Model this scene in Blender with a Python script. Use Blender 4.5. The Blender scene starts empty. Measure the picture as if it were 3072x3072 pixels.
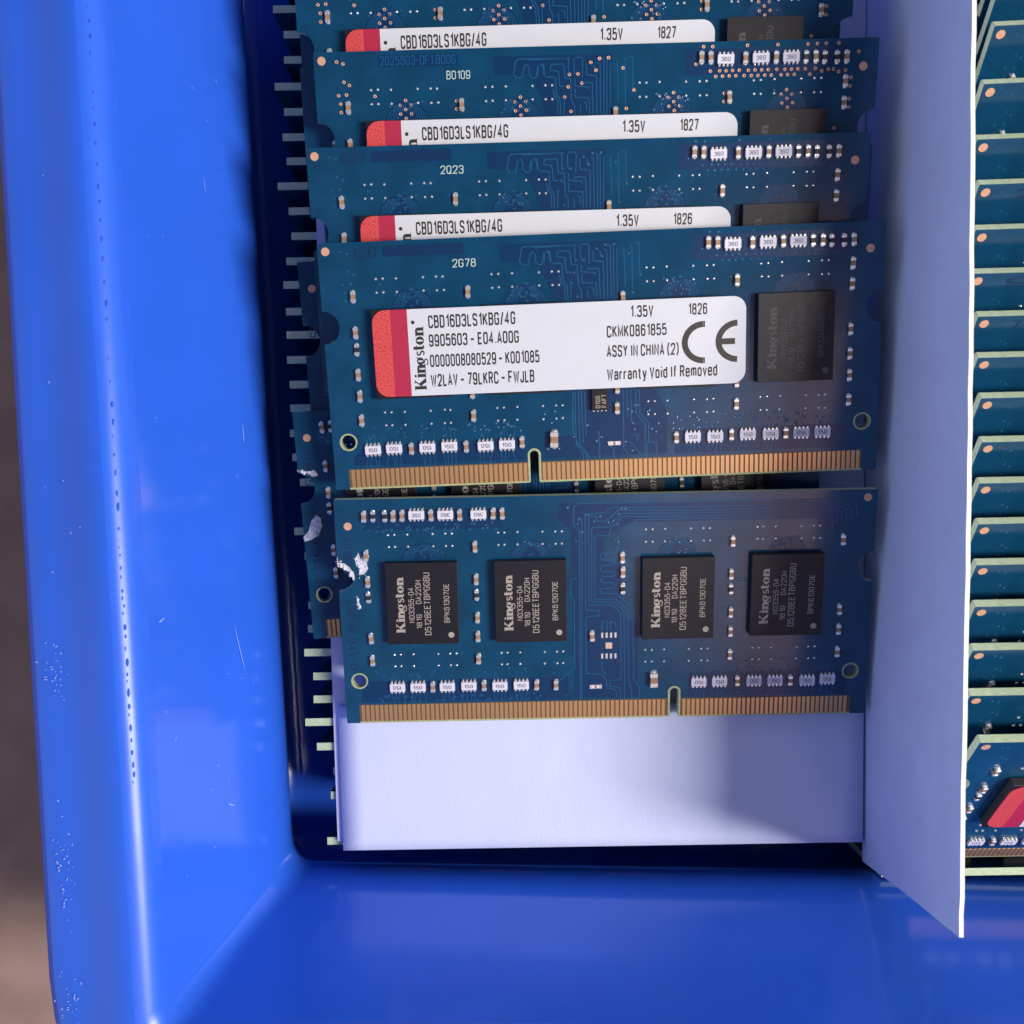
import bpy, bmesh, math, random
from mathutils import Vector, Matrix, Euler
S = bpy.context.scene
COL = S.collection
rad = math.radians
S.unit_settings.scale_length = 0.001          # one unit is one millimetre

# ------------------------------------------------------------------ camera
cam = bpy.data.cameras.new('camera'); camo = bpy.data.objects.new('camera', cam); COL.objects.link(camo)
camo.location = (0, 0, 123); camo.rotation_euler = (0, 0, 0)
cam.sensor_width = 360; cam.lens = 360; cam.clip_start = 1; cam.clip_end = 5000
cam.dof.use_dof = True; cam.dof.focus_distance = 127; cam.dof.aperture_fstop = 0.6
S.camera = camo

# ------------------------------------------------------------------ room light
W = bpy.data.worlds.new('World'); S.world = W; W.use_nodes = True
wn = W.node_tree; nt = wn.nodes; nt.clear()
wo = nt.new('ShaderNodeOutputWorld'); bg = nt.new('ShaderNodeBackground'); tc = nt.new('ShaderNodeTexCoord')
def vdot(vec, lo, hi, nodes=nt, links=wn.links):
    d = nodes.new('ShaderNodeVectorMath'); d.operation = 'DOT_PRODUCT'
    v = Vector(vec).normalized(); d.inputs[1].default_value = v
    links.new(tc.outputs['Generated'], d.inputs[0])
    m = nodes.new('ShaderNodeMapRange'); m.interpolation_type = 'SMOOTHSTEP'
    m.inputs['From Min'].default_value = lo; m.inputs['From Max'].default_value = hi
    links.new(d.outputs['Value'], m.inputs['Value']); return m.outputs['Result']
def vadd(a, b):
    n = nt.new('ShaderNodeMix'); n.data_type = 'RGBA'; n.blend_type = 'ADD'; n.inputs[0].default_value = 1
    wn.links.new(a, n.inputs[6]); wn.links.new(b, n.inputs[7]); return n.outputs[2]
def vcol(f, c0, c1):
    n = nt.new('ShaderNodeMix'); n.data_type = 'RGBA'; wn.links.new(f, n.inputs[0])
    n.inputs[6].default_value = (*c0, 1); n.inputs[7].default_value = (*c1, 1); return n.outputs[2]
# dim ceiling above, brighter room around, bluish glow added to brighten the divider, warm glow added for board sheen
zen = vcol(vdot((0, 0.0, 1), 0.2, 0.97), (0.76, 0.82, 0.96), (0.10, 0.12, 0.165))
warm = vcol(vdot((0.27, -0.43, 0.86), 0.978, 0.990), (0, 0, 0), (3.4, 2.2, 2.1))
left_glow = vcol(vdot((-0.7, -0.55, 0.45), 0.55, 0.95), (0, 0, 0), (0.35, 0.45, 0.80))
wn.links.new(vadd(vadd(zen, warm), left_glow), bg.inputs['Color']); bg.inputs['Strength'].default_value = 0.52
wn.links.new(bg.outputs[0], wo.inputs['Surface'])

EL, AZ, DIST = rad(47), rad(-11), 700.0
ld = Vector((math.cos(EL)*math.cos(AZ), math.cos(EL)*math.sin(AZ), math.sin(EL)))
la = bpy.data.lights.new('window_light', 'AREA'); la.shape = 'RECTANGLE'; la.size = 140; la.size_y = 280
la.energy = 6.9e6; la.color = (1.0, 0.955, 0.885)
lo = bpy.data.objects.new('window_light', la); COL.objects.link(lo)
lo.location = ld*DIST; lo.rotation_euler = ld.to_track_quat('Z', 'Y').to_euler()

S.view_settings.view_transform = 'Standard'; S.view_settings.look = 'None'
S.view_settings.exposure = 0; S.view_settings.gamma = 1; S.view_settings.use_curve_mapping = False
S.render.engine = 'CYCLES'

# ------------------------------------------------------------------ materials
def mat(name, base, rough=0.5, metal=0.0, var=0.0, vscale=1.0, bump=0.0, bscale=3.0, col2=None, coat=0.0, spec=0.5, stretch=None, sss=0.0, bdist=0.1):
    m = bpy.data.materials.new(name); m.use_nodes = True
    n = m.node_tree.nodes; l = m.node_tree.links; b = n['Principled BSDF']
    b.inputs['Base Color'].default_value = (*base, 1); b.inputs['Roughness'].default_value = rough
    b.inputs['Metallic'].default_value = metal; b.inputs['Specular IOR Level'].default_value = spec
    b.inputs['Coat Weight'].default_value = coat; b.inputs['Coat Roughness'].default_value = 0.15
    if sss: b.inputs['Subsurface Weight'].default_value = sss; b.inputs['Subsurface Radius'].default_value = (0.5, 0.8, 2.0)
    t = n.new('ShaderNodeTexCoord'); mp = n.new('ShaderNodeMapping'); l.new(t.outputs['Object'], mp.inputs['Vector'])
    if stretch: mp.inputs['Scale'].default_value = stretch
    if var or col2:
        z = n.new('ShaderNodeTexNoise'); z.inputs['Scale'].default_value = vscale; z.inputs['Detail'].default_value = 6
        l.new(mp.outputs[0], z.inputs['Vector'])
        mx = n.new('ShaderNodeMix'); mx.data_type = 'RGBA'
        c2 = col2 if col2 else tuple(c*(1-var) for c in base)
        mx.inputs[6].default_value = (*base, 1); mx.inputs[7].default_value = (*c2, 1)
        r = n.new('ShaderNodeMapRange'); r.inputs['From Min'].default_value = .38; r.inputs['From Max'].default_value = .62
        l.new(z.outputs['Fac'], r.inputs['Value']); l.new(r.outputs[0], mx.inputs[0]); l.new(mx.outputs[2], b.inputs['Base Color'])
        rr = n.new('ShaderNodeMapRange'); rr.inputs['To Min'].default_value = rough*.85; rr.inputs['To Max'].default_value = min(1, rough*1.2)
        l.new(z.outputs['Fac'], rr.inputs['Value']); l.new(rr.outputs[0], b.inputs['Roughness'])
    if bump:
        z2 = n.new('ShaderNodeTexNoise'); z2.inputs['Scale'].default_value = bscale; z2.inputs['Detail'].default_value = 5
        l.new(mp.outputs[0], z2.inputs['Vector'])
        bp = n.new('ShaderNodeBump'); bp.inputs['Strength'].default_value = bump; bp.inputs['Distance'].default_value = bdist
        l.new(z2.outputs['Fac'], bp.inputs['Height']); l.new(bp.outputs[0], b.inputs['Normal'])
    return m
M = {}
M['mask']   = mat('blue_solder_mask', (0.0050, 0.056, 0.130), 0.16, var=.22, vscale=.25, bump=.06, bscale=1.0, spec=.5)
M['route']  = mat('blue_mask_over_laminate', (0.0028, 0.030, 0.098), 0.24, bump=.10, bscale=2)
M['trace']  = mat('blue_mask_over_trace', (0.0095, 0.082, 0.190), 0.22)
M['emboss'] = mat('dark_mask_lettering', (0.003, 0.022, 0.080), 0.35)
M['edge']   = mat('pale_laminate_edge', (0.52, 0.62, 0.42), 0.55, var=.25, vscale=1.2, bump=.3, bscale=6, stretch=(1, 1, 8))
M['lip']    = mat('pale_laminate', (0.42, 0.45, 0.24), 0.5, var=.2, vscale=2)
M['solder'] = mat('solder', (0.90, 0.88, 0.84), 0.25, 0.75, bump=.3, bscale=9, bdist=.05)
M['gold']   = mat('gold_plating', (0.84, 0.47, 0.22), 0.34, 0.75, var=.2, vscale=.5, bump=.15, bscale=8, stretch=(1, .2, 1))
M['copper'] = mat('copper_pad', (0.80, 0.43, 0.27), 0.50, 0.35, var=.15, vscale=3)
M['dark']   = mat('drilled_hole', (0.01, 0.008, 0.01), 0.6)
M['gap']    = mat('contact_gap', (0.13, 0.075, 0.03), 0.5)
M['chip']   = mat('moulded_black_plastic', (0.0105, 0.0085, 0.0145), 0.42, var=.35, vscale=1.1, bump=.25, bscale=9, bdist=.04, spec=.38)
M['chipside'] = mat('moulded_black_side', (0.018, 0.016, 0.017), 0.6)
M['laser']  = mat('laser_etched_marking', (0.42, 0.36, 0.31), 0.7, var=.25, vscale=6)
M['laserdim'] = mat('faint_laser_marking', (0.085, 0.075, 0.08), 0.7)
M['white']  = mat('label_paper', (0.63, 0.63, 0.68), 0.40, var=.03, vscale=.4)
M['ink']    = mat('black_ink', (0.022, 0.018, 0.015), 0.5)
M['red']    = mat('red_foil', (0.42, 0.013, 0.055), 0.5)
M['redfoil']= mat('glitter_red_foil', (0.48, 0.014, 0.03), 0.45, col2=(0.72, 0.10, 0.085), vscale=7, bump=.4, bscale=9)
M['tan']    = mat('ceramic', (0.36, 0.21, 0.12), 0.4, var=.3, vscale=3)
M['black']  = mat('resistor_black', (0.02, 0.02, 0.025), 0.4)
M['lavender'] = mat('resistor_white', (0.66, 0.63, 0.74), 0.5)
M['silk']   = mat('white_silkscreen', (0.45, 0.55, 0.50), 0.6)
M['bin']    = mat('blue_plastic', (0.028, 0.130, 0.76), 0.15, var=.08, vscale=.05, bump=.05, bscale=.35, bdist=.5, coat=.0, spec=.5)
M['bincrest'] = mat('rough_crest_plastic', (0.028, 0.130, 0.76), 0.34, var=.06, vscale=.3, bump=.12, bscale=1.6, spec=.5, bdist=.05)  # same blue as the bin, rougher to spread the highlight along the crest
M['pit']    = mat('blue_plastic_pit', (0.018, 0.09, 0.56), 0.45)
M['flake']  = mat('scuffed_plastic', (0.34, 0.45, 0.90), 0.6)
M['sheet']  = mat('white_board_sheet', (0.60, 0.63, 0.86), 0.62, bump=.42, bscale=4.2, stretch=(1.5, .6, 1), bdist=.09, var=.03, vscale=.15)
M['card']   = mat('white_card', (0.70, 0.75, 0.97), 0.7, bump=.35, bscale=.7, var=.07, vscale=.12, bdist=.3)
M['cardedge'] = mat('card_cut_edge', (0.86, 0.84, 0.76), 0.8)
M['glue']   = mat('torn_white_fibre', (0.72, 0.72, 0.80), 0.7, var=.35, vscale=2.5, bump=.8, bscale=3)
M['table']  = mat('brown_table', (0.33, 0.21, 0.18), 0.7, var=.18, vscale=.12, bump=.2, bscale=1)

# ------------------------------------------------------------------ mesh builder
class MB:
    def __init__(s): s.v = []; s.f = []; s.m = []; s.mats = []
    def mi(s, k):
        if k not in s.mats: s.mats.append(k)
        return s.mats.index(k)
    def add(s, vs, fs, k, T=None):
        b = len(s.v); i = s.mi(k)
        for p in vs: s.v.append(tuple(T @ Vector(p)) if T else tuple(p))
        for f in fs: s.f.append([b+j for j in f]); s.m.append(i)
    def box(s, x0, y0, z0, x1, y1, z1, k, c=0.0, T=None, top=None):
        if c <= 0:
            vs = [(x0,y0,z0),(x1,y0,z0),(x1,y1,z0),(x0,y1,z0),(x0,y0,z1),(x1,y0,z1),(x1,y1,z1),(x0,y1,z1)]
            s.add(vs, [(3,2,1,0),(0,1,5,4),(1,2,6,5),(2,3,7,6),(3,0,4,7)], k, T); s.add(vs, [(4,5,6,7)], top or k, T); return
        o = [(x0+c,y0),(x1-c,y0),(x1,y0+c),(x1,y1-c),(x1-c,y1),(x0+c,y1),(x0,y1-c),(x0,y0+c)]
        cx, cy = (x0+x1)/2, (y0+y1)/2
        def inset(d): return [(x-math.copysign(min(d, abs(x-cx)), x-cx), y-math.copysign(min(d, abs(y-cy)), y-cy)) for x, y in o]
        vs = [(x,y,z0) for x,y in o]+[(x,y,z1-c) for x,y in o]+[(x,y,z1) for x,y in inset(c)]
        fs = []
        for r in (0, 8):
            for i in range(8): j = (i+1) % 8; fs.append((r+i, r+j, r+8+j, r+8+i))
        s.add(vs, fs, k, T); s.add(vs, [tuple(range(16, 24))], top or k, T); s.add(vs, [tuple(range(7, -1, -1))], k, T)
    def dome(s, x, y, z, r, h, k, n=8, sy=1.0):
        vs = []; 
        for j, (rr, hh) in enumerate(((1, 0), (.75, .65), (.35, .95))):
            for i in range(n):
                a = 2*math.pi*i/n; vs.append((x+r*rr*math.cos(a), y+sy*r*rr*math.sin(a), z+h*hh))
        vs.append((x, y, z+h)); fs = []
        for j in range(2):
            for i in range(n): q = (i+1) % n; fs.append((j*n+i, j*n+q, (j+1)*n+q, (j+1)*n+i))
        for i in range(n): fs.append((2*n+i, 2*n+(i+1) % n, 3*n))
        s.add(vs, fs, k)
    def disc(s, x, y, z0, z1, r, k, n=20, r2=None):
        r2 = r if r2 is None else r2
        vs = [(x+r*math.cos(2*math.pi*i/n), y+r*math.sin(2*math.pi*i/n), z0) for i in range(n)]+[(x+r2*math.cos(2*math.pi*i/n), y+r2*math.sin(2*math.pi*i/n), z1) for i in range(n)]
        s.add(vs, [(i, (i+1) % n, n+(i+1) % n, n+i) for i in range(n)]+[tuple(range(n, 2*n))], k)
    def ring(s, x, y, z, r0, r1, h, k, n=10):
        vs = []
        for (r, hh) in ((r1, 0), ((r0+r1)/2+.02, h), (r0, h*.2)):
            vs += [(x+r*math.cos(2*math.pi*i/n), y+r*math.sin(2*math.pi*i/n), z+hh) for i in range(n)]
        s.add(vs, [(j*n+i, j*n+(i+1) % n, (j+1)*n+(i+1) % n, (j+1)*n+i) for j in (0, 1) for i in range(n)], k)
    def ribbon(s, pts, w, z0, h, k):
        P = [Vector((a, b)) for a, b in pts]; n = len(P)
        if n < 2: return
        vs = []
        for i in range(n):
            d1 = (P[i]-P[i-1]).normalized() if i else None; d2 = (P[i+1]-P[i]).normalized() if i < n-1 else None
            d = ((d1 or d2)+(d2 or d1)).normalized(); nn = Vector((-d.y, d.x))
            c = max(.5, nn.dot(Vector((-(d1 or d2).y, (d1 or d2).x))))
            o = nn*(w/2/c)
            a, b = P[i]+o, P[i]-o
            a2, b2 = P[i]+o*.55, P[i]-o*.55
            vs += [(a.x,a.y,z0),(a2.x,a2.y,z0+h),(b2.x,b2.y,z0+h),(b.x,b.y,z0)]
        s.add(vs, [(4*i+j+1, 4*i+j, 4*i+4+j, 4*i+5+j) for i in range(n-1) for j in range(3)], k)
    def poly(s, pts, z0, z1, k, side=None):
        n = len(pts); vs = [(a, b, z0) for a, b in pts]+[(a, b, z1) for a, b in pts]
        ar = sum(pts[i][0]*pts[(i+1) % n][1]-pts[(i+1) % n][0]*pts[i][1] for i in range(n))
        top = tuple(range(n, 2*n)); 
        if ar < 0: top = top[::-1]
        s.add(vs, [top], k); s.add(vs, [(i, (i+1) % n, n+(i+1) % n, n+i) if ar > 0 else ((i+1) % n, i, n+i, n+(i+1) % n) for i in range(n)], side or k)
    def text(s, txt, org, ex, width, cap, z, k, bold=.15):
        vs, fs, w, ch = glyphs(txt, bold); e = Vector(ex).normalized(); u = Vector((-e.y, e.x))
        sx = width/w; sy = cap/ch
        s.add([(org[0]+e.x*p[0]*sx+u.x*p[1]*sy, org[1]+e.y*p[0]*sx+u.y*p[1]*sy, z+p[2]) for p in vs], fs, k)
    def mesh(s, name):
        me = bpy.data.meshes.new(name); me.from_pydata(s.v, [], s.f)
        for k in s.mats: me.materials.append(M[k])
        me.polygons.foreach_set('material_index', s.m); me.update(); return me
    def build(s, name, parent=None, T=None):
        return put(s.mesh(name), name, parent, T)
def put(me, name, parent=None, T=None):
    o = bpy.data.objects.new(name, me); COL.objects.link(o)
    if T is not None: o.matrix_local = T
    if parent: o.parent = parent; 
    if parent and T is not None: o.matrix_local = T
    return o
GC = {}
def curve_mesh(cu):
    o = bpy.data.objects.new('tmp', cu); COL.objects.link(o)
    me = bpy.data.meshes.new_from_object(o.evaluated_get(bpy.context.evaluated_depsgraph_get()))
    bpy.data.objects.remove(o); return me
# condensed stroke lettering drawn from centre lines on a 4 x 8 grid: "x,y,corner radius ..." ; * marks a closed loop, | separates strokes
GL = {
'0': '*0,0,1.9 4,0,1.9 4,8,1.9 0,8,1.9', 'O': '*0,0,1.9 4,0,1.9 4,8,1.9 0,8,1.9', '1': '.6,6.3 2.4,8 2.4,0', '2': '0,5.8,0 0,8,1.9 4,8,1.9 4,4.6,1.5 0,0,0 4,0,0',
'3': '0,6.2 0,8,1.8 4,8,1.8 4,4.3,1.6 1.4,4.3|1.4,4.3 4,4.3,1.6 4,0,1.9 0,0,1.8 0,1.8', '4': '2.9,0 2.9,8 0,2.1 4.1,2.1', '5': '3.8,8 .4,8 .2,4.4 4,5.2,1.9 4,0,1.9 0,0,1.8 0,1.7',
'6': '3.9,6.3 3.9,8,1.8 0,8,1.9 0,0,1.9 4,0,1.9 4,4.9,1.9 0,4.9,1.9 0,3', '7': '0,8 4,8 1.4,0', '8': '*.2,4.3,1.6 3.8,4.3,1.6 3.8,8,1.7 .2,8,1.7|*0,0,1.9 4,0,1.9 4,4.3,1.8 0,4.3,1.8',
'9': '.1,1.7 .1,0,1.8 4,0,1.9 4,8,1.9 0,8,1.9 0,3.1,1.9 4,3.1,1.9 4,5', 'A': '0,0 2,8 4,0|.8,2.3 3.2,2.3', 'B': '*0,0 4,0,1.8 4,4.3,1.5 0,4.3|0,4.3 3.8,4.3,1.5 3.8,8,1.7 0,8 0,4.3',
'C': '4,2.2 4,0,1.9 0,0,1.9 0,8,1.9 4,8,1.9 4,5.8', 'D': '*0,0 4,0,1.9 4,8,1.9 0,8', 'E': '3.8,0 0,0 0,8 3.8,8|0,4.2 3.3,4.2', 'F': '0,0 0,8 3.8,8|0,4 3.2,4',
'G': '2.3,3.8 4,3.8 4,0,1.9 0,0,1.9 0,8,1.9 4,8,1.9 4,6', 'H': '0,0 0,8|4,0 4,8|0,4.1 4,4.1', 'I': '.6,0 .6,8', 'J': '0,2.2 0,0,1.7 3.2,0,1.7 3.2,8', 'K': '0,0 0,8|4,8 0,3.2|1.5,4.6 4,0', 'L': '0,8 0,0 3.4,0',
'M': '0,0 0,8 2.3,1.5 4.6,8 4.6,0', 'N': '0,0 0,8 4,0 4,8', 'P': '0,0 0,8 4,8,1.9 4,3.9,1.9 0,3.9', 'Q': '*0,0,1.9 4,0,1.9 4,8,1.9 0,8,1.9|2.4,1.8 4.2,-.4', 'R': '0,0 0,8 3.9,8,1.9 3.9,4,1.7 0,4|2.2,4 4,0',
'S': '4,6 4,8,1.9 0,8,1.9 0,4.4,1.7 4,3.8,1.7 4,0,1.9 0,0,1.9 0,2', 'T': '0,8 4,8|2,8 2,0', 'U': '0,8 0,0,1.9 4,0,1.9 4,8', 'V': '0,8 2,0 4,8', 'W': '0,8 1.4,0 2.8,7 4.2,0 5.6,8', 'X': '0,0 4,8|0,8 4,0', 'Y': '0,8 2,3.8 4,8|2,3.8 2,0',
'a': '.3,4.4 .3,5.8,1.4 3.4,5.8,1.6 3.4,0|3.4,3.4 0,3.2,1.2 0,0,1.2 3.4,.4', 'r': '0,0 0,5.8|0,3.6 .4,5.8,1.5 2.3,5.6', 'n': '0,0 0,5.8|0,3.8 .3,5.8,1.5 3.3,5.8,1.6 3.3,0', 't': '1.2,7.4 1.2,0,1 2.6,0|0,5.7 2.5,5.7', 'y': '0,5.8 1.8,.3|3.5,5.8 1.6,-1.9,.8 .3,-1.9',
'o': '*0,0,1.7 3.5,0,1.7 3.5,5.8,1.7 0,5.8,1.7', 'i': '.4,0 .4,5.7|.4,7.3 .4,8.2', 'd': '3.4,8 3.4,0|3.4,0 0,0,1.6 0,5.8,1.6 3.4,5.8', 'f': '1,0 1,8,1.2 2.7,8|0,5.7 2.4,5.7', 'e': '0,3 3.5,3 3.5,5.8,1.7 0,5.8,1.7 0,0,1.7 3.4,0,1.6 3.4,1.5',
'm': '0,0 0,5.8|0,4 .3,5.8,1.4 2.6,5.8,1.4 2.6,0|2.6,4 2.9,5.8,1.4 5.2,5.8,1.4 5.2,0', 'v': '0,5.8 1.7,0 3.4,5.8', '/': '0,-.6 2.6,8.4', '.': '.3,0 .3,.9', '-': '0,3.6 2.4,3.6', '–': '-.6,3.6 3.2,3.6', '(': '1.6,9 0,6.5,2 0,1.5,2 1.6,-1.2', ')': '0,9 1.6,6.5,2 1.6,1.5,2 0,-1.2'}
def fillet(pts, closed):
    out = []; n = len(pts)
    for i, (x, y, r) in enumerate(pts):
        if r <= 0 or (not closed and i in (0, n-1)): out.append((x, y)); continue
        p = Vector((x, y)); a = Vector(pts[i-1][:2])-p; b = Vector(pts[(i+1) % n][:2])-p
        d = min(r*1.15, a.length*.5 if (closed or 0 < i-1) else a.length*.95, b.length*.5 if (closed or i+1 < n-1) else b.length*.95); A0 = p+a.normalized()*d; A1 = p+b.normalized()*d
        for j in range(6):
            s_ = j/5; w0, w1, w2 = (1-s_)**2, 1.45*2*s_*(1-s_), s_*s_; t = w0+w1+w2; q = (A0*w0+p*w1+A1*w2)/t; out.append((q.x, q.y))
    return out
def glyphs(txt, wt):
    if (txt, wt) in GC: return GC[(txt, wt)]
    V, Fc = [], []; x = 0.0; k = 1/8.0; hw = wt*8/2
    for ch in txt:
        if ch == ' ': x += 2.5; continue
        mx = 0
        for si, st in enumerate(GL[ch].split('|')):
            cl = st.startswith('*'); P = []
            for t in st.lstrip('*').split(): q = [float(c) for c in t.split(',')]; P.append((q[0], q[1], q[2] if len(q) > 2 else 0))
            mx = max(mx, max(p[0] for p in P)); L = [Vector(p) for p in fillet(P, cl)]
            L = [p for i, p in enumerate(L) if i == 0 or (p-L[i-1]).length > 1e-3]
            n = len(L); b0 = len(V)
            for i in range(n):
                d1 = (L[i]-L[i-1]).normalized() if (cl or i) else None; d2 = (L[(i+1) % n]-L[i]).normalized() if (cl or i < n-1) else None
                d = ((d1 or d2)+(d2 or d1)); d = d.normalized() if d.length > .1 else (d1 or d2); nn = Vector((-d.y, d.x)); c = max(.45, nn.dot(Vector((-(d1 or d2).y, (d1 or d2).x))))
                p = L[i]
                if not cl and i == 0 and ch not in '.': p = p-(d2*hw*.0)
                o = nn*(hw/c); zz = .0012*si
                V += [((p.x+x+o.x)*k, (p.y+o.y)*k, zz), ((p.x+x-o.x)*k, (p.y-o.y)*k, zz)]
            for i in range(n if cl else n-1): j = (i+1) % n; Fc.append((b0+2*i, b0+2*i+1, b0+2*j+1, b0+2*j))
        x += mx+hw*2+1.15
    x0 = min(v[0] for v in V); x1 = max(v[0] for v in V)
    GC[(txt, wt)] = ([(v[0]-x0, v[1], v[2]) for v in V], Fc, x1-x0, 1.0); return GC[(txt, wt)]
# slab-serif wordmark drawn from strokes; unit cap height, returns polygons
def wordmark():
    P = []; R = lambda a, b, c, d: P.append([(a, b), (c, b), (c, d), (a, d)])
    def band(cx, cy, rx, ry, ix, iy, a0, a1, n=10):
        for i in range(n):
            t0 = rad(a0+(a1-a0)*i/n); t1 = rad(a0+(a1-a0)*(i+1)/n)
            P.append([(cx+rx*math.cos(t0), cy+ry*math.sin(t0)), (cx+rx*math.cos(t1), cy+ry*math.sin(t1)), (cx+ix*math.cos(t1), cy+iy*math.sin(t1)), (cx+ix*math.cos(t0), cy+iy*math.sin(t0))])
    xh = .70
    def stem(x, h, w=.25, l=.06, rr=.06): R(x, .06, x+w, h); R(x-l, 0, x+w+rr, .06); R(x-l, h-.06, x+.02, h)
    stem(.06, 1.0); R(.25, .94, .31, 1.0)                                   # K
    P.append([(.28, .40), (.62, .94), (.74, .94), (.36, .36)]); P.append([(.30, .50), (.52, .62), (.92, .06), (.60, .06)])
    R(.52, .94, .80, 1.0); R(.55, 0, .92, .06)
    x = 1.02; stem(x, xh)                                                     # i
    P.append([(x+.095+.11*math.cos(a*math.pi/4), .88+.10*math.sin(a*math.pi/4)) for a in range(8)])
    def nn(x): stem(x, xh); stem(x+.38, .50); band(x+.37, .44, .26, .27, .04, .13, 0, 150, 8)
    nn(1.36)
    band(2.27, .40, .30, .30, .07, .23, 0, 360, 16)                         # g
    P.append([(2.42, .64), (2.62, .74), (2.62, .66), (2.44, .58)])
    band(2.20, -.08, .27, .20, .18, .12, -175, 60, 12); P.append([(2.02, .10), (2.16, .14), (2.40, .02), (2.34, -.04)])
    band(2.88, .51, .19, .19, .05, .11, 20, 270, 10); band(2.90, .20, .20, .20, .05, .12, -160, 90, 10); R(2.80, .30, 2.98, .42)   # s
    R(3.18, .10, 3.41, .92); R(3.12, .64, 3.52, .70); band(3.38, .14, .16, .14, .02, .06, 180, 350, 6)                              # t
    band(3.87, .35, .33, .35, .08, .28, 0, 360, 16)                         # o
    nn(4.26)
    return P, 4.92
WM = wordmark()
def add_wordmark(mb, org, ex, length, cap, z, k):
    P, w = WM; e = Vector(ex).normalized(); u = Vector((-e.y, e.x)); sx = length/w
    for j, q in enumerate(P):
        vs = [(org[0]+e.x*a*sx+u.x*b*cap, org[1]+e.y*a*sx+u.y*b*cap, z+.0006*(j % 7)) for a, b in q]
        ar = sum(vs[i][0]*vs[(i+1) % len(vs)][1]-vs[(i+1) % len(vs)][0]*vs[i][1] for i in range(len(vs)))
        f = tuple(range(len(vs))); mb.add(vs, [f if ar > 0 else f[::-1]], k)
def tag(o, label=None, cat=None, group=None, kind=None):
    if label: o['label'] = label
    if cat: o['category'] = cat
    if group: o['group'] = group
    if kind: o['kind'] = kind
    return o
def empty(name, loc, rot=(0, 0, 0)):
    o = bpy.data.objects.new(name, None); COL.objects.link(o); o.empty_display_size = 3
    o.location = loc; o.rotation_euler = [rad(a) for a in rot]; return o
rnd = random.Random(7)
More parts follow.
